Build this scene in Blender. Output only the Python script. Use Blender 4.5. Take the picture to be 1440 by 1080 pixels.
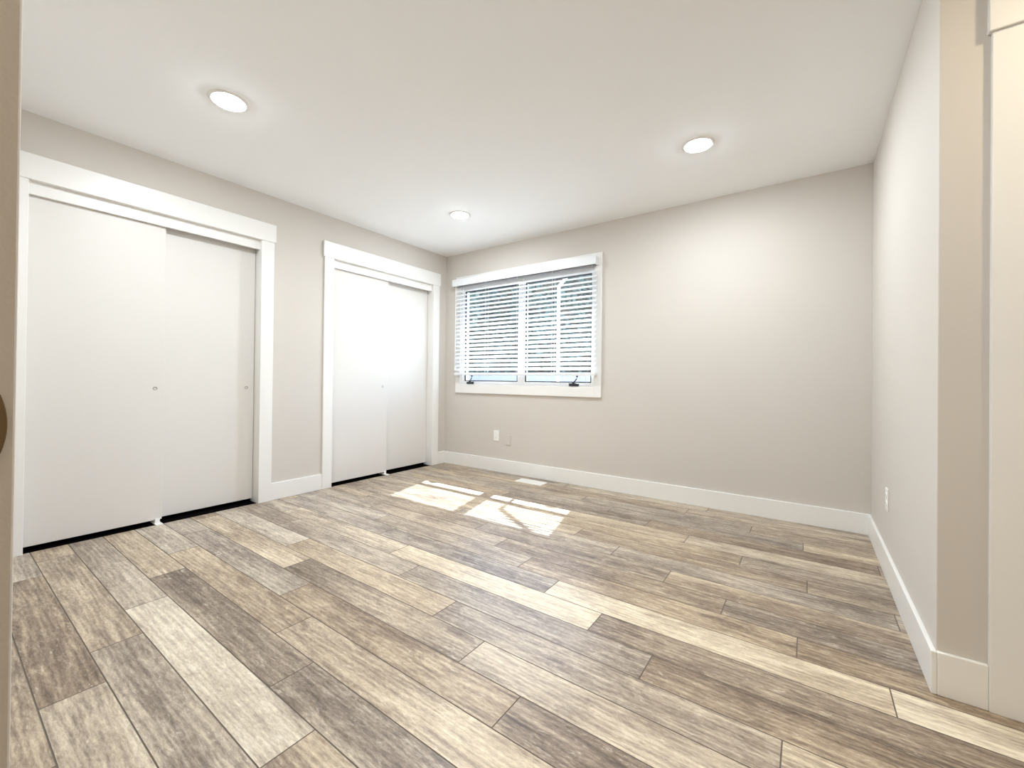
import bpy, bmesh, math, random
from mathutils import Vector, Matrix
random.seed(7)
for o in list(bpy.data.objects):
    bpy.data.objects.remove(o)
SC = bpy.context.scene
C = SC.collection

# ------------------------------------------------------------------ camera, sky, sun, exposure
cam_d = bpy.data.cameras.new('camera')
cam = bpy.data.objects.new('camera', cam_d)
C.objects.link(cam)
rt = Vector((0.81599236, 0.57795622, 0.01109368))
up = Vector((-0.00601053, -0.01070721, 0.99992461))
fw = Vector((-0.57803143, 0.81599752, 0.00526318))
m = Matrix((rt, up, -fw)).transposed().to_4x4()
m.translation = Vector((3.517, -3.5919, 0.9902))
cam.matrix_world = m
cam_d.sensor_fit = 'HORIZONTAL'
cam_d.sensor_width = 36
cam_d.lens = 36 * 587.36 / 1440
cam_d.shift_y = -(540 - 530.81) / 1440
cam_d.clip_start = 0.02
SC.camera = cam

w = bpy.data.worlds.new('world'); SC.world = w
w.use_nodes = True
nt = w.node_tree
bg = nt.nodes['Background']
sky = nt.nodes.new('ShaderNodeTexSky')
sky.sky_type = 'NISHITA'
sky.sun_disc = False
sky.sun_elevation = math.radians(51.5)
sky.sun_rotation = math.radians(-14)
sky.air_density = 1.0
nt.links.new(sky.outputs[0], bg.inputs[0])
bg.inputs[1].default_value = 0.9

SUN_DIR = Vector((0.195, -0.78, -1.0)).normalized()
sd = bpy.data.lights.new('sun', 'SUN')
sd.energy = 22
sd.angle = math.radians(0.55)
sd.color = (0.92, 0.96, 1.0)
sun = bpy.data.objects.new('sun', sd); C.objects.link(sun)
sun.rotation_euler = SUN_DIR.to_track_quat('-Z', 'Y').to_euler()
sun.location = (0, 8, 10)

LAMP_L = 235.0            # radiance of the downlight lenses
SC.view_settings.view_transform = 'Standard'
SC.view_settings.look = 'None'
SC.view_settings.gamma = 1
SC.view_settings.use_curve_mapping = False
SC.view_settings.exposure = 0.76
SC.cycles.max_bounces = 14
SC.cycles.diffuse_bounces = 8
SC.cycles.transparent_max_bounces = 24
SC.cycles.sample_clamp_indirect = 6
SC.cycles.caustics_reflective = False
SC.cycles.caustics_refractive = False
SC.cycles.use_denoising = True

# ------------------------------------------------------------------ sizes
H = 2.44; W = 3.859; R = 1.698; HB = 0.137
T = 0.12
YS = -3.542                      # room side of the wall with the opening the view is taken from

# ------------------------------------------------------------------ materials
def mat(name, col, rough=0.5, metal=0.0, spec=0.5, bump=None, coat=0):
    mm = bpy.data.materials.new(name); mm.use_nodes = True
    n = mm.node_tree.nodes; l = mm.node_tree.links
    b = n['Principled BSDF']
    b.inputs['Base Color'].default_value = (*col, 1)
    b.inputs['Roughness'].default_value = rough
    b.inputs['Metallic'].default_value = metal
    b.inputs['Specular IOR Level'].default_value = spec
    if bump:
        sc, st, dist = bump
        tc = n.new('ShaderNodeTexCoord'); nz = n.new('ShaderNodeTexNoise')
        nz.inputs['Scale'].default_value = sc; nz.inputs['Detail'].default_value = 3
        bp = n.new('ShaderNodeBump'); bp.inputs['Strength'].default_value = st
        bp.inputs['Distance'].default_value = dist
        l.new(tc.outputs['Object'], nz.inputs['Vector'])
        l.new(nz.outputs['Fac'], bp.inputs['Height'])
        l.new(bp.outputs['Normal'], b.inputs['Normal'])
        # faint roller mottling of the paint
        mx = n.new('ShaderNodeMix'); mx.data_type = 'RGBA'
        n2 = n.new('ShaderNodeTexNoise'); n2.inputs['Scale'].default_value = 2.5
        l.new(tc.outputs['Object'], n2.inputs['Vector'])
        l.new(n2.outputs['Fac'], mx.inputs['Factor'])
        mx.inputs['A'].default_value = (*[c * 0.985 for c in col], 1)
        mx.inputs['B'].default_value = (*[min(1, c * 1.015) for c in col], 1)
        l.new(mx.outputs['Result'], b.inputs['Base Color'])
    return mm

M = {}
M['wall'] = mat('greige_wall_paint', (0.622, 0.582, 0.537), 0.75, bump=(260, 0.12, 0.002))
M['ceiling'] = mat('ceiling_paint', (0.91, 0.925, 0.94), 0.9, bump=(180, 0.15, 0.002))
M['trim'] = mat('white_trim_paint', (0.83, 0.82, 0.80), 0.35, bump=(40, 0.02, 0.001))
M['door'] = mat('closet_door_white', (0.72, 0.697, 0.670), 0.42, bump=(60, 0.03, 0.001))
M['vinyl'] = mat('white_vinyl', (0.88, 0.88, 0.88), 0.3)
M['slat'] = mat('white_slat', (0.80, 0.82, 0.84), 0.4)
M['rail_shade'] = mat('headrail_shade_grey', (0.22, 0.22, 0.23), 0.5)
M['cord'] = mat('white_cord', (0.85, 0.85, 0.83), 0.8)
M['black'] = mat('black_gasket', (0.015, 0.016, 0.018), 0.5)
M['dark_metal'] = mat('dark_crank_metal', (0.05, 0.055, 0.06), 0.35, 0.6)
M['steel'] = mat('brushed_steel', (0.45, 0.44, 0.42), 0.3, 1.0)
M['track'] = mat('track_aluminium', (0.5, 0.49, 0.47), 0.4, 0.8)
M['bronze'] = mat('aged_bronze', (0.20, 0.135, 0.07), 0.45, 0.7)
M['plastic'] = mat('white_plastic', (0.86, 0.85, 0.82), 0.3)
M['wall_plate'] = mat('painted_plate', (0.622, 0.582, 0.537), 0.55)
M['slot'] = mat('outlet_slot', (0.03, 0.03, 0.03), 0.6)
M['seam'] = mat('plank_seam', (0.15, 0.12, 0.095), 0.7)
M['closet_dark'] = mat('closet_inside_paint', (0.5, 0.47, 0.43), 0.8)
M['shade_floor'] = mat('closet_floor_shade', (0.006, 0.005, 0.005), 1.0, spec=0.0)
M['fence'] = mat('fence_paint', (0.44, 0.41, 0.42), 0.7)
M['soffit'] = mat('soffit_white', (0.8, 0.8, 0.78), 0.6)
M['ground'] = mat('patio_concrete', (0.32, 0.315, 0.31), 0.9)
M['bark'] = mat('tree_bark', (0.12, 0.09, 0.06), 0.9)
M['leaf'] = mat('tree_leaves', (0.15, 0.19, 0.15), 0.6)

def lens_mat(name, col, strength):
    mm = bpy.data.materials.new(name); mm.use_nodes = True
    n = mm.node_tree.nodes; b = n['Principled BSDF']
    b.inputs['Base Color'].default_value = (0.9, 0.9, 0.88, 1)
    b.inputs['Emission Color'].default_value = (*col, 1)
    b.inputs['Emission Strength'].default_value = strength
    return mm
M['lens'] = lens_mat('lamp_lens', (0.875, 0.95, 1.0), LAMP_L)
M['lens_warm'] = lens_mat('lamp_lens_warm', (1.0, 0.85, 0.60), LAMP_L * 0.48)

def glass_mat():
    mm = bpy.data.materials.new('window_glass'); mm.use_nodes = True
    n = mm.node_tree.nodes; l = mm.node_tree.links; n.clear()
    o = n.new('ShaderNodeOutputMaterial'); mx = n.new('ShaderNodeMixShader')
    t = n.new('ShaderNodeBsdfTransparent'); g = n.new('ShaderNodeBsdfGlossy')
    t.inputs[0].default_value = (0.94, 0.96, 0.96, 1)
    g.inputs['Roughness'].default_value = 0.02
    f = n.new('ShaderNodeLayerWeight'); f.inputs['Blend'].default_value = 0.5
    p = n.new('ShaderNodeMath'); p.operation = 'POWER'; p.inputs[1].default_value = 5
    q = n.new('ShaderNodeMath'); q.operation = 'MULTIPLY_ADD'; q.inputs[1].default_value = 0.92; q.inputs[2].default_value = 0.03
    l.new(f.outputs['Facing'], p.inputs[0]); l.new(p.outputs[0], q.inputs[0])
    l.new(q.outputs[0], mx.inputs[0]); l.new(t.outputs[0], mx.inputs[1]); l.new(g.outputs[0], mx.inputs[2])
    l.new(mx.outputs[0], o.inputs[0])
    return mm
M['glass'] = glass_mat()

def plank_mat():
    mm = bpy.data.materials.new('vinyl_plank_floor'); mm.use_nodes = True
    nt = mm.node_tree; n = nt.nodes; l = nt.links
    b = n['Principled BSDF']
    def N(t, **k):
        x = n.new(t)
        for a, v in k.items(): setattr(x, a, v)
        return x
    def math_(op, a, b_=None, c=None):
        x = N('ShaderNodeMath', operation=op)
        for i, v in enumerate((a, b_, c)):
            if v is None: continue
            if isinstance(v, (int, float)): x.inputs[i].default_value = v
            else: l.new(v, x.inputs[i])
        return x.outputs[0]
    tc = N('ShaderNodeTexCoord')
    tone = N('ShaderNodeAttribute', attribute_name='tone').outputs['Fac']
    tone = math_('MULTIPLY_ADD', tone, 0.72, 0.13)
    seed = N('ShaderNodeAttribute', attribute_name='seed').outputs['Fac']
    off = N('ShaderNodeCombineXYZ')
    l.new(math_('MULTIPLY', seed, 37.0), off.inputs[0])
    l.new(math_('MULTIPLY', seed, 91.0), off.inputs[1])
    l.new(math_('MULTIPLY', seed, 53.0), off.inputs[2])
    add = N('ShaderNodeVectorMath', operation='ADD')
    l.new(tc.outputs['Object'], add.inputs[0]); l.new(off.outputs[0], add.inputs[1])
    def noise(scale, vec_scale, detail, rough=0.55, dist=0.0):
        mp = N('ShaderNodeMapping'); mp.inputs['Scale'].default_value = vec_scale
        l.new(add.outputs[0], mp.inputs['Vector'])
        z = N('ShaderNodeTexNoise')
        z.inputs['Scale'].default_value = scale; z.inputs['Detail'].default_value = detail
        z.inputs['Roughness'].default_value = rough; z.inputs['Distortion'].default_value = dist
        l.new(mp.outputs[0], z.inputs['Vector'])
        return z.outputs['Fac']
    broad = noise(1.0, (1.3, 8, 1), 3, 0.5, 0.8)          # broad cloudy bands along the board
    grain = noise(1.0, (6, 62, 1), 6, 0.72, 0.5)          # long grain
    fine = noise(1.0, (45, 170, 1), 4, 0.75)              # pores
    blot = noise(1.0, (6.5, 17, 1), 5, 0.65, 1.6)         # blotches
    cer = noise(1.0, (18, 60, 1), 4, 0.7, 1.8)            # white limed flecks
    knot = noise(1.0, (2.2, 6.0, 1), 2, 0.5, 0.3)
    mp = N('ShaderNodeMapping'); mp.inputs['Scale'].default_value = (0.9, 7.0, 1)
    l.new(add.outputs[0], mp.inputs['Vector'])
    wv = N('ShaderNodeTexWave', wave_type='BANDS', bands_direction='Y')
    wv.inputs['Scale'].default_value = 2.2; wv.inputs['Distortion'].default_value = 11.0
    wv.inputs['Detail'].default_value = 3; wv.inputs['Detail Scale'].default_value = 0.9
    l.new(mp.outputs[0], wv.inputs['Vector'])
    v = math_('MULTIPLY_ADD', math_('SUBTRACT', broad, 0.5), 0.85, tone)
    v = math_('MULTIPLY_ADD', math_('SUBTRACT', grain, 0.5), 1.00, v)
    v = math_('MULTIPLY_ADD', math_('SUBTRACT', fine, 0.5), 0.80, v)
    v = math_('MULTIPLY_ADD', math_('SUBTRACT', blot, 0.5), 0.60, v)
    v = math_('MULTIPLY_ADD', math_('SUBTRACT', wv.outputs['Fac'], 0.5), 0.13, v)
    # darker knots where a slow noise peaks
    kn = N('ShaderNodeMapRange'); kn.inputs['From Min'].default_value = 0.66; kn.inputs['From Max'].default_value = 0.80
    l.new(knot, kn.inputs['Value'])
    v = math_('MULTIPLY_ADD', kn.outputs[0], -0.28, v)
    ramp = N('ShaderNodeValToRGB')
    cr = ramp.color_ramp
    stops = [(0.0, (0.095, 0.070, 0.052)), (0.28, (0.235, 0.186, 0.146)), (0.48, (0.385, 0.316, 0.245)),
             (0.68, (0.55, 0.468, 0.362)), (0.95, (0.78, 0.70, 0.555))]
    while len(cr.elements) < len(stops): cr.elements.new(0.5)
    for e, (p, c) in zip(cr.elements, stops):
        e.position = p; e.color = (*c, 1)
    l.new(v, ramp.inputs[0])
    # limed streaks
    st = N('ShaderNodeMapRange'); st.inputs['From Min'].default_value = 0.56; st.inputs['From Max'].default_value = 0.68
    l.new(cer, st.inputs['Value'])
    bl = N('ShaderNodeMapRange'); bl.inputs['From Min'].default_value = 0.46; bl.inputs['From Max'].default_value = 0.60
    l.new(blot, bl.inputs['Value'])
    lf = math_('MULTIPLY', math_('MULTIPLY', st.outputs[0], bl.outputs[0]), 0.7)
    mx = N('ShaderNodeMix', data_type='RGBA')
    l.new(lf, mx.inputs['Factor']); l.new(ramp.outputs[0], mx.inputs['A'])
    mx.inputs['B'].default_value = (0.72, 0.66, 0.58, 1)
    # slight hue swing per board
    hs = N('ShaderNodeHueSaturation')
    l.new(math_('MULTIPLY_ADD', math_('FRACT', math_('MULTIPLY', seed, 7.3)), 0.4, 0.92), hs.inputs['Saturation'])
    l.new(mx.outputs['Result'], hs.inputs['Color'])
    l.new(hs.outputs[0], b.inputs['Base Color'])
    rg = N('ShaderNodeMapRange'); rg.inputs['To Min'].default_value = 0.30; rg.inputs['To Max'].default_value = 0.46
    l.new(grain, rg.inputs['Value']); l.new(rg.outputs[0], b.inputs['Roughness'])
    bp = N('ShaderNodeBump'); bp.inputs['Strength'].default_value = 0.25; bp.inputs['Distance'].default_value = 0.0008
    l.new(grain, bp.inputs['Height']); l.new(bp.outputs[0], b.inputs['Normal'])
    b.inputs['Specular IOR Level'].default_value = 0.5
    return mm
M['plank'] = plank_mat()

# ------------------------------------------------------------------ helpers
def box(bm, x0, x1, y0, y1, z0, z1, mi=0):
    vs = [bm.verts.new(p) for p in ((x0,y0,z0),(x1,y0,z0),(x1,y1,z0),(x0,y1,z0),(x0,y0,z1),(x1,y0,z1),(x1,y1,z1),(x0,y1,z1))]
    for f in ((0,3,2,1),(4,5,6,7),(0,1,5,4),(1,2,6,5),(2,3,7,6),(3,0,4,7)):
        fc = bm.faces.new([vs[i] for i in f]); fc.material_index = mi
    return vs

def prism(bm, prof, axis, a0, a1):
    """extrude a closed 2D profile along an axis; prof points are the two other coordinates in order"""
    def P(p, a):
        if axis == 0: return (a, p[0], p[1])
        if axis == 1: return (p[0], a, p[1])
        return (p[0], p[1], a)
    A = [bm.verts.new(P(p, a0)) for p in prof]; B = [bm.verts.new(P(p, a1)) for p in prof]
    k = len(prof)
    for i in range(k):
        bm.faces.new((A[i], A[(i+1) % k], B[(i+1) % k], B[i]))
    bm.faces.new(A[::-1]); bm.faces.new(B)

def lathe(bm, prof, centre, axis='z', seg=48, close=True):
    """prof: list of (radius, height)"""
    cx, cy, cz = centre; rings = []
    for r, h in prof:
        ring = []
        if r < 1e-6:
            p = (0, 0, h); ring = [None]
            q = {'z': (cx, cy, cz + h), 'x': (cx + h, cy, cz), 'y': (cx, cy + h, cz)}[axis]
            ring = [bm.verts.new(q)]
        else:
            for i in range(seg):
                a = 2 * math.pi * i / seg; u, v = r * math.cos(a), r * math.sin(a)
                q = {'z': (cx + u, cy + v, cz + h), 'x': (cx + h, cy + u, cz + v), 'y': (cx + u, cy + h, cz + v)}[axis]
                ring.append(bm.verts.new(q))
        rings.append(ring)
    for a, b in zip(rings, rings[1:]):
        for i in range(seg):
            j = (i + 1) % seg
            if len(a) == 1 and len(b) == 1: break
            if len(a) == 1: bm.faces.new((a[0], b[i], b[j]))
            elif len(b) == 1: bm.faces.new((a[i], a[j], b[0]))
            else: bm.faces.new((a[i], a[j], b[j], b[i]))

def tube(bm, pts, r, seg=10):
    pts = [Vector(p) for p in pts]; rings = []
    for i, p in enumerate(pts):
        d = (pts[min(i+1, len(pts)-1)] - pts[max(i-1, 0)]).normalized()
        ref = Vector((0, 0, 1)) if abs(d.z) < 0.9 else Vector((1, 0, 0))
        u = d.cross(ref).normalized(); v = d.cross(u)
        rings.append([bm.verts.new(p + r * (math.cos(2*math.pi*k/seg) * u + math.sin(2*math.pi*k/seg) * v)) for k in range(seg)])
    for a, b in zip(rings, rings[1:]):
        for k in range(seg):
            bm.faces.new((a[k], a[(k+1) % seg], b[(k+1) % seg], b[k]))
    bm.faces.new(rings[0][::-1]); bm.faces.new(rings[-1])

def obj(name, bm, material, parent=None, bevel=0, smooth=False, seg=2):
    bmesh.ops.recalc_face_normals(bm, faces=bm.faces)
    me = bpy.data.meshes.new(name); bm.to_mesh(me); bm.free()
    for mm in (material if isinstance(material, (list, tuple)) else [material]):
        me.materials.append(mm)
    o = bpy.data.objects.new(name, me); C.objects.link(o)
    if parent is not None: o.parent = parent
    if bevel:
        b = o.modifiers.new('bevel', 'BEVEL'); b.width = bevel; b.segments = seg; b.limit_method = 'ANGLE'
        b.harden_normals = False
    if smooth:
        for p in me.polygons: p.use_smooth = True
        es = o.modifiers.new('split', 'EDGE_SPLIT'); es.split_angle = math.radians(35)
    return o

def local(o, root):
    """shift a part's mesh, built in room coordinates, into the space of its thing"""
    o.data.transform(Matrix.Translation(-Vector(root.location)))
    return o

def thing(name, label, cat, loc=(0, 0, 0), group=None):
    o = bpy.data.objects.new(name, None); C.objects.link(o)
    o.empty_display_size = 0.05
    o.location = loc; o['label'] = label; o['category'] = cat
    if group: o['group'] = group
    return o

def tag(o, label, cat, group=None):
    o['label'] = label; o['category'] = cat
    if group: o['group'] = group
    return o

def struct(name, bm, material, bevel=0):
    o = obj(name, bm, material, None, bevel); o['kind'] = 'structure'
    return o

def boxes(*bs):
    bm = bmesh.new()
    for b in bs: box(bm, *b)
    return bm

# ------------------------------------------------------------------ floor, plank by plank
PW = 0.1475; Y0 = -2.942; PL = 1.22
rows = {  # row: (one joint x, {start joint index tones})
 -3: 0.45, -2: 0.215, -1: 1.172, 0: 0.90, 1: 0.625, 2: 0.35, 3: 0.085, 4: 1.025, 5: 0.625, 6: 0.37, 7: 0.08,
 8: 1.05, 9: 0.78, 10: 0.50, 11: 0.165, 12: 1.08, 13: 0.78, 14: 0.46, 15: 0.17, 16: 1.06, 17: 0.77, 18: 0.33, 19: 0.45}
tones = {  # row: tones of planks, the first being the one that ends at the first joint > 0
 -3: [.60, .24, .58, .5, .4], -2: [.55, .52, .44, .5, .5], -1: [.50, .76, .56, .5, .6], 0: [.50, .22, .26, .6, .5],
 1: [.64, .46, .60, .3, .5], 2: [.50, .32, .33, .26, .5], 3: [.4, .62, .32, .66, .5], 4: [.66, .56, .42, .60, .4],
 5: [.36, .46, .36, .27, .6], 6: [.34, .60, .84, .30, .5], 7: [.5, .42, .32, .76, .82], 8: [.5, .42, .36, .33, .5],
 9: [.42, .40, .30, .28, .5], 10: [.5, .42, .38, .42, .5], 11: [.3, .46, .40, .36, .5], 12: [.44, .50, .34, .36, .5],
 13: [.46, .58, .56, .36, .5], 14: [.42, .36, .64, .54, .5], 15: [.5, .42, .26, .25, .34], 16: [.42, .34, .30, .60, .5],
 17: [.44, .42, .36, .40, .5], 18: [.4, .46, .36, .42, .4], 19: [.4, .42, .46, .52, .24]}
fb = bmesh.new()
lt = fb.faces.layers.float.new('tone'); ls = fb.faces.layers.float.new('seed')
FX0, FX1 = -0.005, 5.1
rs = random.Random(3)
def plank(x0, x1, y0, y1, tone, seed):
    g = 0.0008; c = 0.0012
    top = [(x0+g+c, y0+g+c), (x1-g-c, y0+g+c), (x1-g-c, y1-g-c), (x0+g+c, y1-g-c)]
    low = [(x0+g, y0+g), (x1-g, y0+g), (x1-g, y1-g), (x0+g, y1-g)]
    tv = [fb.verts.new((x, y, 0)) for x, y in top]; lv = [fb.verts.new((x, y, -0.0012)) for x, y in low]
    f = fb.faces.new(tv); f.material_index = 0; f[lt] = tone; f[ls] = seed
    for i in range(4):
        f = fb.faces.new((lv[i], lv[(i+1) % 4], tv[(i+1) % 4], tv[i])); f.material_index = 1
for r in range(-15, 20):
    y0 = Y0 + r * PW; y1 = y0 + PW
    if r == 19: y1 = 0.0
    j = rows.get(r, (0.45 + 0.61 * (r % 2) + 0.23 * r) % PL)
    tl = tones.get(r, [rs.uniform(.25, .7) for _ in range(5)])
    j = j % PL
    xs = [FX0] + [j + k * PL for k in range(6) if FX0 + 0.01 < j + k * PL < FX1 - 0.01] + [FX1]
    for k in range(len(xs) - 1):
        tn = tl[k] if k < len(tl) else rs.uniform(.3, .6)
        plank(xs[k], xs[k+1], y0, y1, tn, rs.random())
vs = [fb.verts.new(p) for p in ((FX0, -5.2, -0.0013), (FX1, -5.2, -0.0013), (FX1, 0.0, -0.0013), (FX0, 0.0, -0.0013))]
f = fb.faces.new(vs); f.material_index = 1
floor = struct('floor', fb, [M['plank'], M['seam']])

# ------------------------------------------------------------------ walls and ceiling
# closet openings in the left wall: (y0, y1)
C1 = (-3.264, -2.064); C2 = (-1.4495, -0.218); ZO = 2.066
struct('ceiling', boxes((-0.85, 5.25, -5.3, 0.14, H, H + 0.1)), M['ceiling'])
struct('wall_left', boxes((-T, 0, -5.3, C1[0] - .016, 0, H), (-T, 0, C1[1] + .016, C2[0] - .016, 0, H), (-T, 0, C2[1] + .016, 0.14, 0, H),
                          (-T, 0, C1[0] - .016, C1[1] + .016, ZO + .016, H), (-T, 0, C2[0] - .016, C2[1] + .016, ZO + .016, H)), M['wall'])
WX0, WX1, WZ0, WZ1 = 0.2445, 1.9125, 0.926, 2.088   # window opening
struct('wall_back', boxes((0, WX0, 0, 0.14, -0.3, H), (WX1, W + T, 0, 0.14, -0.3, H), (WX0, WX1, 0, 0.14, -0.3, WZ0), (WX0, WX1, 0, 0.14, WZ1, H)), M['wall'])
struct('wall_right', boxes((W, W + T, -R, 0, 0, H)), M['wall'], bevel=0.003)
struct('wall_return', boxes((W + T, 4.062, -R, -R + T, 0, H), (4.85, 5.1, -R, -R + T, 0, H), (4.062, 4.85, -R, -R + T, 2.07, H)), M['wall'])
struct('wall_alcove', boxes((5.1, 5.25, -5.3, -R + T, 0, H)), M['wall'])
struct('wall_front', boxes((0, 2.90, YS - T, YS, 0, H), (3.75, 5.1, YS - T, YS, 0, H), (2.90, 3.75, YS - T, YS, 2.07, H)), M['wall'])
struct('wall_hall', boxes((0, 5.1, -5.3, -5.2, 0, H), (1.9, 2.0, -5.2, YS - T, 0, H)), M['wall'])
# closet interiors
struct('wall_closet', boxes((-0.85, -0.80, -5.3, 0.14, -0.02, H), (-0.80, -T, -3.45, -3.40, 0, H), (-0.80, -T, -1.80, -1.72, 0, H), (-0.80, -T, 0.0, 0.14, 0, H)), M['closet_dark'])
struct('trim_18', boxes((-0.80, FX0, -3.40, 0.0, -0.02, -0.0012)), M['shade_floor'])  # closet floor, coloured black for the shade in the gap under the doors

# ------------------------------------------------------------------ trims
cz = 0.018
def closet_trim(nm, y0, y1, outer0, outer1):
    a = struct('trim_%d' % nm, boxes((0, cz, outer0, y0, 0, ZO)), M['trim'], 0.002)
    b = struct('trim_%d' % (nm + 1), boxes((0, cz, y1, outer1, 0, ZO)), M['trim'], 0.002)
    c = struct('trim_%d' % (nm + 2), boxes((0, cz + .006, outer0 - .011, outer1 + .011, ZO, 2.207)), M['trim'], 0.002)
    # jamb boards lining the opening
    d = struct('trim_%d' % (nm + 3), boxes((-T, 0, y0 - .016, y0, 0, ZO), (-T, 0, y1, y1 + .016, 0, ZO), (-T, 0, y0 - .016, y1 + .016, ZO, ZO + .016)), M['trim'])
    # fascia board hiding the track
    e = struct('trim_%d' % (nm + 4), boxes((-0.028, -0.012, y0, y1, 1.993, ZO)), M['trim'], 0.0015)
closet_trim(1, C1[0], C1[1], -3.36, -1.9675)
closet_trim(6, C2[0], C2[1], -1.5385, -0.124)

def baseboard(name, x0, x1, y0, y1):
    return struct(name, boxes((x0, x1, y0, y1, 0, HB)), M['trim'], 0.003)
b = 0.015
baseboard('baseboard_left', 0, b, -1.9675, -1.5385)
baseboard('baseboard_corner', 0, b, -0.124, -b)
baseboard('baseboard_back', 0, W, -b, 0)
baseboard('baseboard_right', W - b, W, -R - b, -b)
baseboard('baseboard_return', W, 3.971, -R - b, -R)
baseboard('baseboard_front', 0, 2.90, YS, YS + b)
# room door casing on the return wall, header board proud of the legs
struct('trim_11', boxes((3.971, 4.062, -R - cz, -R, 0, 2.068)), M['trim'], 0.002)
struct('trim_12', boxes((4.85, 4.941, -R - cz, -R, 0, 2.068)), M['trim'], 0.002)
struct('trim_13', boxes((3.963, 4.949, -R - 0.027, -R, 2.068, 2.209)), M['trim'], 0.002)
d3 = struct('door_3', boxes((4.064, 4.848, -R + .03, -R + .065, 0.008, 2.066)), M['door'], 0.002)
kb = bmesh.new(); lathe(kb, [(0.0, 0), (.03, 0), (.03, -.008), (.012, -.012), (.012, -.035), (.026, -.045), (.028, -.06), (.018, -.07), (0, -.072)], (4.79, -R + .03, 0.93), 'y', 32)
obj('door_knob', kb, M['bronze'], d3, smooth=True)
# jamb of the opening the view is taken from
struct('trim_14', boxes((2.90, 2.92, YS - T - .002, YS + .0005, 0, 2.05)), M['wall'], 0.0018)
struct('trim_15', boxes((3.73, 3.75, YS - T - .002, YS + .0005, 0, 2.05)), M['wall'], 0.0018)
struct('trim_16', boxes((2.90, 3.75, YS - T - .002, YS + .0005, 2.05, 2.07)), M['wall'], 0.0018)
# strike plate: bronze plate with a curved lip
sb = bmesh.new()
prof = []
zc = 0.944; half = 0.0305; ytip = -3.5465; yback = -3.585
k = 24
for i in range(k + 1):
    t_ = -1 + 2 * i / k
    prof.append((ytip - 0.0052 * (abs(t_) ** 2.0) - (0.003 if abs(t_) == 1 else 0), zc + half * t_))
prof += [(yback, zc + half), (yback, zc - half)]
prism(sb, prof, 0, 2.9195, 2.9216)
sp = thing('strike_plate', 'bronze strike plate with a curved lip on the door jamb at the left edge', 'strike plate', (2.92, -3.56, zc))
local(obj('plate', sb, M['bronze'], sp, 0.0005), sp)
for dz in (-.022, .022):
    qb = bmesh.new(); lathe(qb, [(0, .0006), (.003, .0005), (.0038, 0)], (2.9216, -3.574, zc + dz), 'x', 16)
    local(obj('screw', qb, M['bronze'], sp), sp)

# ------------------------------------------------------------------ closet doors
def slide_door(n, x1, y0, y1, pull_y, z0=0.026):
    d = struct('door_%d' % n, boxes((x1 - 0.035, x1, y0, y1, z0, 2.03)), M['door'], 0.0015)
    if pull_y is not None:
        pb = bmesh.new()
        lathe(pb, [(0, -.0015), (.006, -.0012), (.0075, .0016), (.0105, .0022), (.012, .0008), (.0122, -.001)], (x1, pull_y, 0.905), 'x', 32)
        o = obj('finger_pull', pb, M['steel'], d, smooth=True); o['label'] = 'round steel finger pull'
    return d
slide_door(1, -0.036, C1[0] + .003, -2.648, -2.694)
slide_door(2, -0.078, -2.700, C1[1] - .004, -2.122, 0.028)
slide_door(4, -0.036, C2[0] + .003, -0.808, -0.866)
slide_door(5, -0.078, -0.850, C2[1] - .004, None, 0.028)
struct('trim_17', boxes((-.118, -.03, C1[0], C1[1], 2.045, ZO), (-.118, -.03, C2[0], C2[1], 2.045, ZO)), M['track'])
def guide(y, lab):
    g = thing('floor_guide', lab, 'door guide', (-0.05, y, 0), 'plastic guides under the sliding doors')
    gb = boxes((-.108, .020, y - .019, y + .019, 0, .006))
    local(obj('base', gb, M['plastic'], g, 0.0015), g)
    for fx in (-.0335, -.0755, -.118):
        local(obj('fin', boxes((fx, fx + .004, y - .013, y + .013, .006, .036)), M['plastic'], g, 0.001), g)
guide(-2.672, 'white plastic door guide on the floor under the larger near closet doors')
guide(-0.828, 'white plastic door guide on the floor under the far closet doors beside the window wall')

# ------------------------------------------------------------------ window
win = bpy.data.objects.new('window_1', None); C.objects.link(win); win['kind'] = 'structure'
win.location = (1.0785, 0, 0.834)
def wp(name, bm, mt, bevel=0, smooth=False):
    return local(obj(name, bm, mt, win, bevel, smooth), win)
OX0, OX1, OZ0, OZ1 = 0.179, 1.978, 0.834, 2.1675
wp('casing', boxes((OX0, WX0 + .003, -cz, 0, OZ0, OZ1), (WX1 - .003, OX1, -cz, 0, OZ0, OZ1),
                   (WX0 + .003, WX1 - .003, -cz, 0, OZ0, WZ0 + .003), (WX0 + .003, WX1 - .003, -cz, 0, WZ1 - .003, OZ1)), M['trim'], 0.0015)
def ring(x0, x1, z0, z1, t, y0, y1, tb=None):
    tb = tb or t
    return boxes((x0, x0 + t, y0, y1, z0, z1), (x1 - t, x1, y0, y1, z0, z1), (x0 + t, x1 - t, y0, y1, z0, z0 + tb), (x0 + t, x1 - t, y0, y1, z1 - t, z1))
fr = ring(WX0, WX1, WZ0, WZ1, 0.022, 0.0, 0.11)
box(fr, 1.0785 - .018, 1.0785 + .018, 0.008, 0.11, WZ0 + .022, WZ1 - .022)
wp('window_frame', fr, M['vinyl'], 0.002)
PX = [(0.295, 1.028), (1.129, 1.864)]; PZ = (0.972, 1.992)
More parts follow.
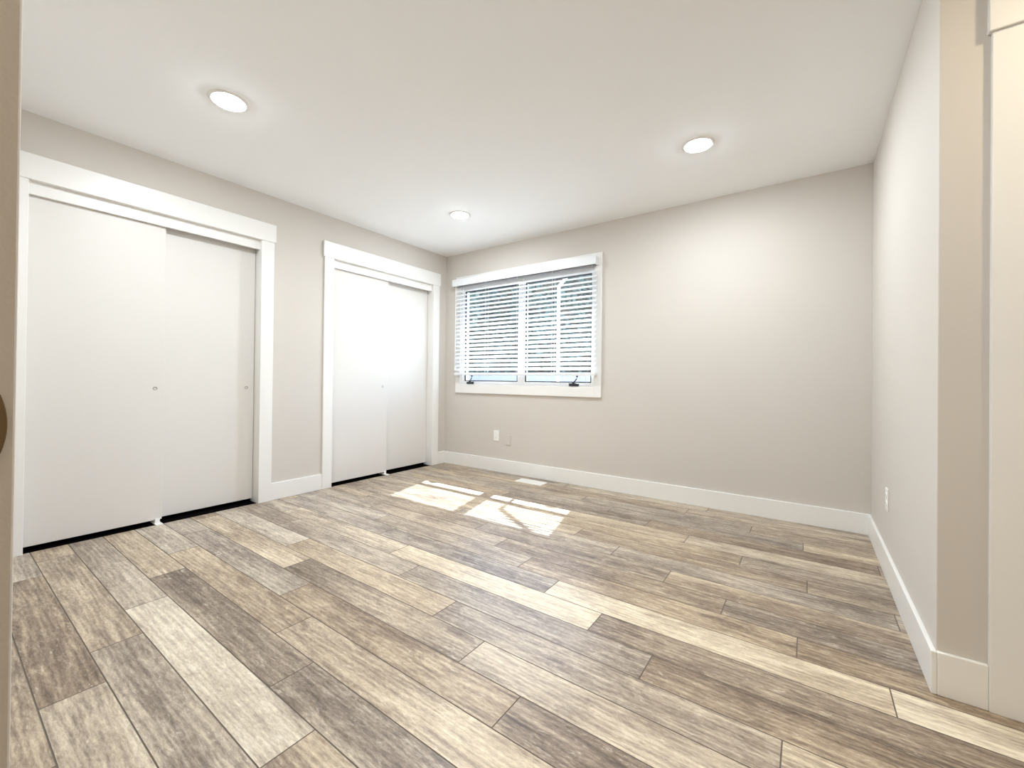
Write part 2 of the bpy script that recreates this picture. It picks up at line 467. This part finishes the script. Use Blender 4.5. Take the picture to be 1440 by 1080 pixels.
for i, (a, b_) in enumerate(PX):
    lo = WX0 + .022 if i == 0 else 1.0785 + .018
    hi = 1.0785 - .018 if i == 0 else WX1 - .022
    s = boxes((lo, a - .004, .014, .062, WZ0 + .022, WZ1 - .022), (b_ + .004, hi, .014, .062, WZ0 + .022, WZ1 - .022),
              (a - .004, b_ + .004, .014, .062, WZ0 + .022, PZ[0] - .004), (a - .004, b_ + .004, .014, .062, PZ[1] + .004, WZ1 - .022))
    so = wp('sash', s, M['vinyl'], 0.002)
    g = ring(a - .004, b_ + .004, PZ[0] - .004, PZ[1] + .004, 0.010, .016, .036)
    g = obj('gasket', g, M['black'], so, 0.001); g.data.transform(Matrix.Translation(-Vector(win.location))); g['label'] = 'black glazing gasket'
    pn = obj('pane', boxes((a, b_, .026, .029, PZ[0], PZ[1])), M['glass'], so); pn.data.transform(Matrix.Translation(-Vector(win.location)))
# casement cranks
for cx, s in ((0.40, 1), (1.70, 1)):
    cb = bmesh.new()
    prism(cb, [(cx - .055, -.010), (cx + .055, -.010), (cx + .040, -.024), (cx - .040, -.024)], 2, 0.936, 0.962)
    lathe(cb, [(.013, 0), (.013, .010), (.009, .018), (0, .018)], (cx, -.016, .958), 'z', 20)
    co = wp('crank_base', cb, M['dark_metal'], 0.002); co['label'] = 'dark casement crank base'
    hb_ = bmesh.new()
    tube(hb_, [(cx, -.018, .972), (cx + s * .022, -.026, .984), (cx + s * .040, -.032, 1.004), (cx + s * .046, -.034, 1.022)], 0.0055)
    lathe(hb_, [(0, 0), (.009, .002), (.010, .012), (.006, .022), (0, .024)], (cx + s * .046, -.034, 1.018), 'z', 16)
    ho = wp('crank_handle', hb_, M['dark_metal'], smooth=True); ho['label'] = 'dark folding crank handle'

# ------------------------------------------------------------------ blind
BX0, BX1 = 0.205, 1.944
bl = thing('window_blind', 'white wide-slat horizontal blind hanging over the window, slats tilted open', 'blind', (1.075, -0.045, 2.10))
def bp_(name, bm, mt, bevel=0, smooth=False): return local(obj(name, bm, mt, bl, bevel, smooth), bl)
vb = boxes((0.168, 1.942, -.078, -.068, 2.050, 2.128), (0.168, 0.178, -.068, -.0185, 2.050, 2.128), (1.932, 1.942, -.068, -.0185, 2.050, 2.128))
bp_('valance', vb, M['slat'], 0.0015)
bp_('headrail', boxes((0.19, 1.925, -.064, -.022, 2.041, 2.112)), M['rail_shade'], 0.002)  # lowered and coloured dark grey for the shade line under the valance
PITCH = 0.0445; TILT = math.radians(33); YC = -0.0465
sl = bmesh.new()
zc_ = 1.1000; zs = []
while zc_ < 2.02:
    zs.append(zc_); zc_ += PITCH
for z in zs:
    pr = []
    n_ = 6; hw = 0.0245; th = 0.0028
    up_, lo_ = [], []
    for i in range(n_ + 1):
        u = -hw + 2 * hw * i / n_
        cam_ = 0.0022 * (1 - (u / hw) ** 2)
        for lst, dv in ((up_, th / 2), (lo_, -th / 2)):
            v_ = cam_ + dv
            lst.append((YC + u * math.cos(TILT) - v_ * math.sin(TILT), z + u * math.sin(TILT) + v_ * math.cos(TILT)))
    prism(sl, up_ + lo_[::-1], 0, BX0 + .004, BX1 - .004)
bp_('slats', sl, M['slat'], 0)
bp_('bottom_rail', boxes((BX0, BX1, -.070, -.022, 1.034, 1.062)), M['slat'], 0.004)
for x in (0.245, 0.66, 1.075, 1.49, 1.905):
    cb = bmesh.new()
    for yy in (-.0715, -.0205):
        tube(cb, [(x, yy, 1.045), (x, yy, 2.08)], 0.0010, 6)
    bp_('ladder_cord', cb, M['cord'])
wb = bmesh.new(); tube(wb, [(0.232, -.082, 2.06), (0.232, -.083, 1.6), (0.232, -.082, 1.12)], 0.0035, 10)
lathe(wb, [(0, 0), (.006, .002), (.006, .03), (.003, .034)], (0.232, -.082, 1.09), 'z', 12)
bp_('tilt_wand', wb, M['plastic'], smooth=True)

# ------------------------------------------------------------------ outlets, cover plate, floor register
ot = thing('wall_outlet', 'white duplex outlet low on the back wall below the window', 'outlet', (0.7755, 0, 0.385))
local(obj('cover_plate', boxes((0.7405, 0.8105, -.006, 0, 0.3275, 0.4425)), M['plastic'], ot, 0.002), ot)
for dz in (-.020, .020):
    q = bmesh.new(); lathe(q, [(.0165, -.0055), (.0165, -.0085), (0, -.0085)], (0.7755, 0, 0.385 + dz), 'y', 28)
    ro = local(obj('receptacle', q, M['plastic'], ot), ot)
    sl_ = obj('slots', boxes((0.7695, 0.7705, -.0088, -.008, 0.381 + dz, 0.391 + dz), (0.7805, 0.7815, -.0088, -.008, 0.381 + dz, 0.391 + dz)), M['slot'], ro)
    sl_.data.transform(Matrix.Translation(-Vector(ot.location)))
o2 = thing('wall_outlet', 'white duplex outlet low on the right wall, near its far corner', 'outlet', (W, -0.69, 0.39))
local(obj('cover_plate', boxes((W - .006, W, -.725, -.655, 0.3325, 0.4475)), M['plastic'], o2, 0.002), o2)
for dz in (-.020, .020):
    q = bmesh.new(); lathe(q, [(.0165, -.0055), (.0165, -.0085), (0, -.0085)], (W, -0.69, 0.39 + dz), 'x', 28)
    ro = local(obj('receptacle', q, M['plastic'], o2), o2)
    sl_ = obj('slots', boxes((W - .0088, W - .008, -.6965, -.6955, 0.386 + dz, 0.396 + dz), (W - .0088, W - .008, -.6845, -.6835, 0.386 + dz, 0.396 + dz)), M['slot'], ro)
    sl_.data.transform(Matrix.Translation(-Vector(o2.location)))
jp = thing('cable_plate', 'small wall-coloured blank cover plate just right of the outlet under the window', 'cover plate', (0.933, 0, 0.345))
local(obj('plate', boxes((0.900, 0.966, -.007, 0, 0.298, 0.400)), M['wall_plate'], jp, 0.002), jp)
for dz in (-.035, .035):
    q = bmesh.new(); lathe(q, [(0, -.0080), (.003, -.0078), (.0038, -.007)], (0.933, 0, .349 + dz), 'y', 12)
    local(obj('screw', q, M['wall_plate'], jp), jp)

fv = thing('floor_register', 'white metal air register set in the floor in front of the back baseboard', 'floor vent', (1.334, -0.176, 0))
X0, X1, Y0_, Y1_ = 1.188, 1.480, -0.243, -0.110
q = bmesh.new()
for a in (boxes,):
    pass
box(q, X0, X0 + .018, Y0_, Y1_, 0, .005); box(q, X1 - .018, X1, Y0_, Y1_, 0, .005)
box(q, X0 + .018, X1 - .018, Y0_, Y0_ + .018, 0, .005); box(q, X0 + .018, X1 - .018, Y1_ - .018, Y1_, 0, .005)
box(q, X0 + .018, X1 - .018, (Y0_ + Y1_) / 2 - .003, (Y0_ + Y1_) / 2 + .003, 0, .005)
local(obj('frame', q, M['plastic'], fv, 0.001), fv)
q = bmesh.new(); nx = 26
for i in range(nx):
    x = X0 + .020 + (X1 - X0 - .040) * (i + .5) / nx
    box(q, x - .0033, x + .0033, Y0_ + .018, Y1_ - .018, 0.0005, .0042)
local(obj('louvers', q, M['plastic'], fv), fv)
local(obj('duct', boxes((X0 + .017, X1 - .017, Y0_ + .017, Y1_ - .017, 0.0001, .0004)), M['slot'], fv), fv)

# ------------------------------------------------------------------ recessed lights
def make_light(loc, label, warm=False, group='round recessed lights in the ceiling'):
    t = thing('recessed_light', label, 'ceiling light', loc, group)
    q = bmesh.new(); lathe(q, [(.073, -.004), (.078, -.0065), (.090, -.004), (.094, 0)], (0, 0, 0), 'z', 64)
    obj('trim_ring', q, M['trim'], t, smooth=True)
    q = bmesh.new(); lathe(q, [(0, -.0150), (.020, -.0143), (.040, -.0122), (.058, -.0088), (.069, -.0058), (.073, -.0042)], (0, 0, 0), 'z', 64)
    obj('lens', q, M['lens_warm' if warm else 'lens'], t)
    return t
proto = make_light((1.02, -2.675, H), 'lit round recessed light above the near closet doors, largest of the three')
spots = [(1.00, -0.862, 'lit round recessed light near the far corner by the window, smallest of the three'),
         (2.96, -0.862, 'lit round recessed light on the right, toward the right-hand wall')]
for x, y, lab in spots:
    c_ = proto.copy(); C.objects.link(c_); c_.location = (x, y, H); c_['label'] = lab
    for ch in list(proto.children):
        d_ = ch.copy(); C.objects.link(d_); d_.parent = c_
# the fourth light of the grid, above the frame, and the warm one over the door alcove
c_ = proto.copy(); C.objects.link(c_); c_.location = (2.96, -2.675, H); c_['label'] = 'lit round recessed light above the viewpoint, above the frame of the photo'
for ch in list(proto.children):
    d_ = ch.copy(); C.objects.link(d_); d_.parent = c_
make_light((4.45, -2.23, H), 'warm lit recessed light in front of the room door on the right', True)
make_light((3.3, -4.4, H), 'added warm lit recessed light in the unseen hall behind the opening', True)  # unseen hall lamp, added to light the jamb and the room

# ------------------------------------------------------------------ outside the window
struct('ground', boxes((-14, 10, 0.14, 22, -0.35, -0.30)), M['ground'])
# own eave with gutter and downspout
ev = bmesh.new()
prism(ev, [(0.14, 2.52), (0.56, 2.52), (0.56, 2.62), (0.14, 2.85)], 0, -1.5, 5.0)
struct('eave', ev, M['soffit'])
gt = thing('rain_gutter', 'white rain gutter along the eave outside above the window', 'gutter', (1.8, 0.62, 2.53))
gb = bmesh.new()
prism(gb, [(0.562, 2.60), (0.562, 2.48), (0.64, 2.48), (0.683, 2.55), (0.683, 2.602), (0.678, 2.602), (0.678, 2.552), (0.638, 2.486), (0.567, 2.486), (0.567, 2.60)], 0, -1.5, 5.0)
local(obj('trough', gb, M['soffit'], gt), gt)
ds = thing('downspout', 'white downspout with an elbow seen through the blind slats, right pane', 'downspout', (1.203, 0.575, -0.3))
db = bmesh.new()
def bar(bm, a, b, hx, hy):
    a, b = Vector(a), Vector(b); d = (b - a).normalized(); u = Vector((0, 1, 0)); v = d.cross(u).normalized()
    c0 = [bm.verts.new(p + sx * v * hx + sy * u * hy) for p in (a, b) for sx, sy in ((-1,-1),(1,-1),(1,1),(-1,1))]
    for f in ((0,1,2,3),(7,6,5,4),(0,4,5,1),(1,5,6,2),(2,6,7,3),(3,7,4,0)): bm.faces.new([c0[i] for i in f])
bar(db, (1.203, .575, -.3), (1.203, .575, 2.06), .014, .018)
local(obj('pipe', db, M['soffit'], ds, 0.006), ds)
db = bmesh.new(); bar(db, (1.192, .575, 2.045), (1.612, .595, 2.455), .014, .018)
local(obj('elbow_pipe', db, M['soffit'], ds, 0.006), ds)

fn = thing('garden_fence', 'pale grey board fence outside beyond the window, seen in the gap below the blind', 'fence', (-3, 4.5, -0.3))
q = bmesh.new(); x = -9.0
while x < 1.4:
    box(q, x, x + .134, 4.5, 4.52, -.3, 1.16); x += .138
local(obj('boards', q, M['fence'], fn), fn)
for i in range(5):
    local(obj('post', boxes((-9 + i * 2.3, -8.9 + i * 2.3, 4.52, 4.62, -.3, 1.22)), M['fence'], fn), fn)
hg = thing('hedge', 'tall dark green hedge outside beyond the fence', 'hedge', (-4, 5.6, -0.3))
core = bmesh.new(); rl = random.Random(5)
nxh, nzh = 60, 24
def hs_(x, z): return 5.15 + .16 * math.sin(x * 2.3 + z) + .12 * math.sin(x * 5.1 - z * 3.2) + .25 * max(0, z - 2.9)
g_ = [[core.verts.new((-10 + 12.5 * i / nxh, hs_(-10 + 12.5 * i / nxh, -.3 + 4.3 * k / nzh), -.3 + 4.3 * k / nzh + .12 * math.sin(i * .9))) for k in range(nzh + 1)] for i in range(nxh + 1)]
bk = [[core.verts.new((v[0].co.x, 6.2, -.3)), core.verts.new((v[0].co.x, 6.0, 3.9))] for v in g_]
for i in range(nxh):
    for k in range(nzh): core.faces.new((g_[i][k], g_[i+1][k], g_[i+1][k+1], g_[i][k+1]))
    core.faces.new((g_[i][nzh], g_[i+1][nzh], bk[i+1][1], bk[i][1])); core.faces.new((bk[i][1], bk[i+1][1], bk[i+1][0], bk[i][0]))
local(obj('branches', core, M['bark'], hg), hg)
q = bmesh.new()
for i in range(11000):
    x = rl.uniform(-10, 2.5); z = rl.uniform(-.2, 4.1)
    p = Vector((x, hs_(x, z) - rl.uniform(0, .16), z))
    u = Vector((rl.gauss(0, 1), rl.gauss(0, 1), rl.gauss(0, 1))).normalized(); v = u.orthogonal().normalized()
    L = rl.uniform(.05, .10)
    q.faces.new([q.verts.new(c) for c in (p - u * L, p + v * L * .5, p + u * L, p - v * L * .5)])
local(obj('foliage', q, M['leaf'], hg), hg)
tr = thing('garden_tree', 'leafy green tree outside beyond the left pane', 'tree', (-3.9, 3.7, -0.3))
q = bmesh.new(); tube(q, [(-3.9, 3.7, -.3), (-3.85, 3.7, .8), (-3.95, 3.65, 1.8), (-3.8, 3.7, 2.8)], 0.09, 12)
for a in range(6):
    an = a * 1.05; tube(q, [(-3.9, 3.7, 1.6 + .15 * a), (-3.9 + .6 * math.cos(an), 3.7 + .5 * math.sin(an), 2.3 + .15 * a)], 0.03, 8)
local(obj('trunk', q, M['bark'], tr, smooth=True), tr)
q = bmesh.new(); rl = random.Random(11)
for i in range(2600):
    while True:
        p = Vector((rl.uniform(-1, 1), rl.uniform(-1, 1), rl.uniform(-1, 1)))
        if 0.25 < p.length < 1: break
    p = Vector((-3.9 + p.x * 1.3, 3.7 + p.y * 0.75, 2.9 + p.z * 1.15))
    u = Vector((rl.gauss(0, 1), rl.gauss(0, 1), rl.gauss(0, 1))).normalized(); v = u.orthogonal().normalized()
    L = rl.uniform(.05, .09)
    q.faces.new([q.verts.new(c) for c in (p - u * L, p + v * L * .45, p + u * L, p - v * L * .45)])
local(obj('foliage', q, M['leaf'], tr), tr)
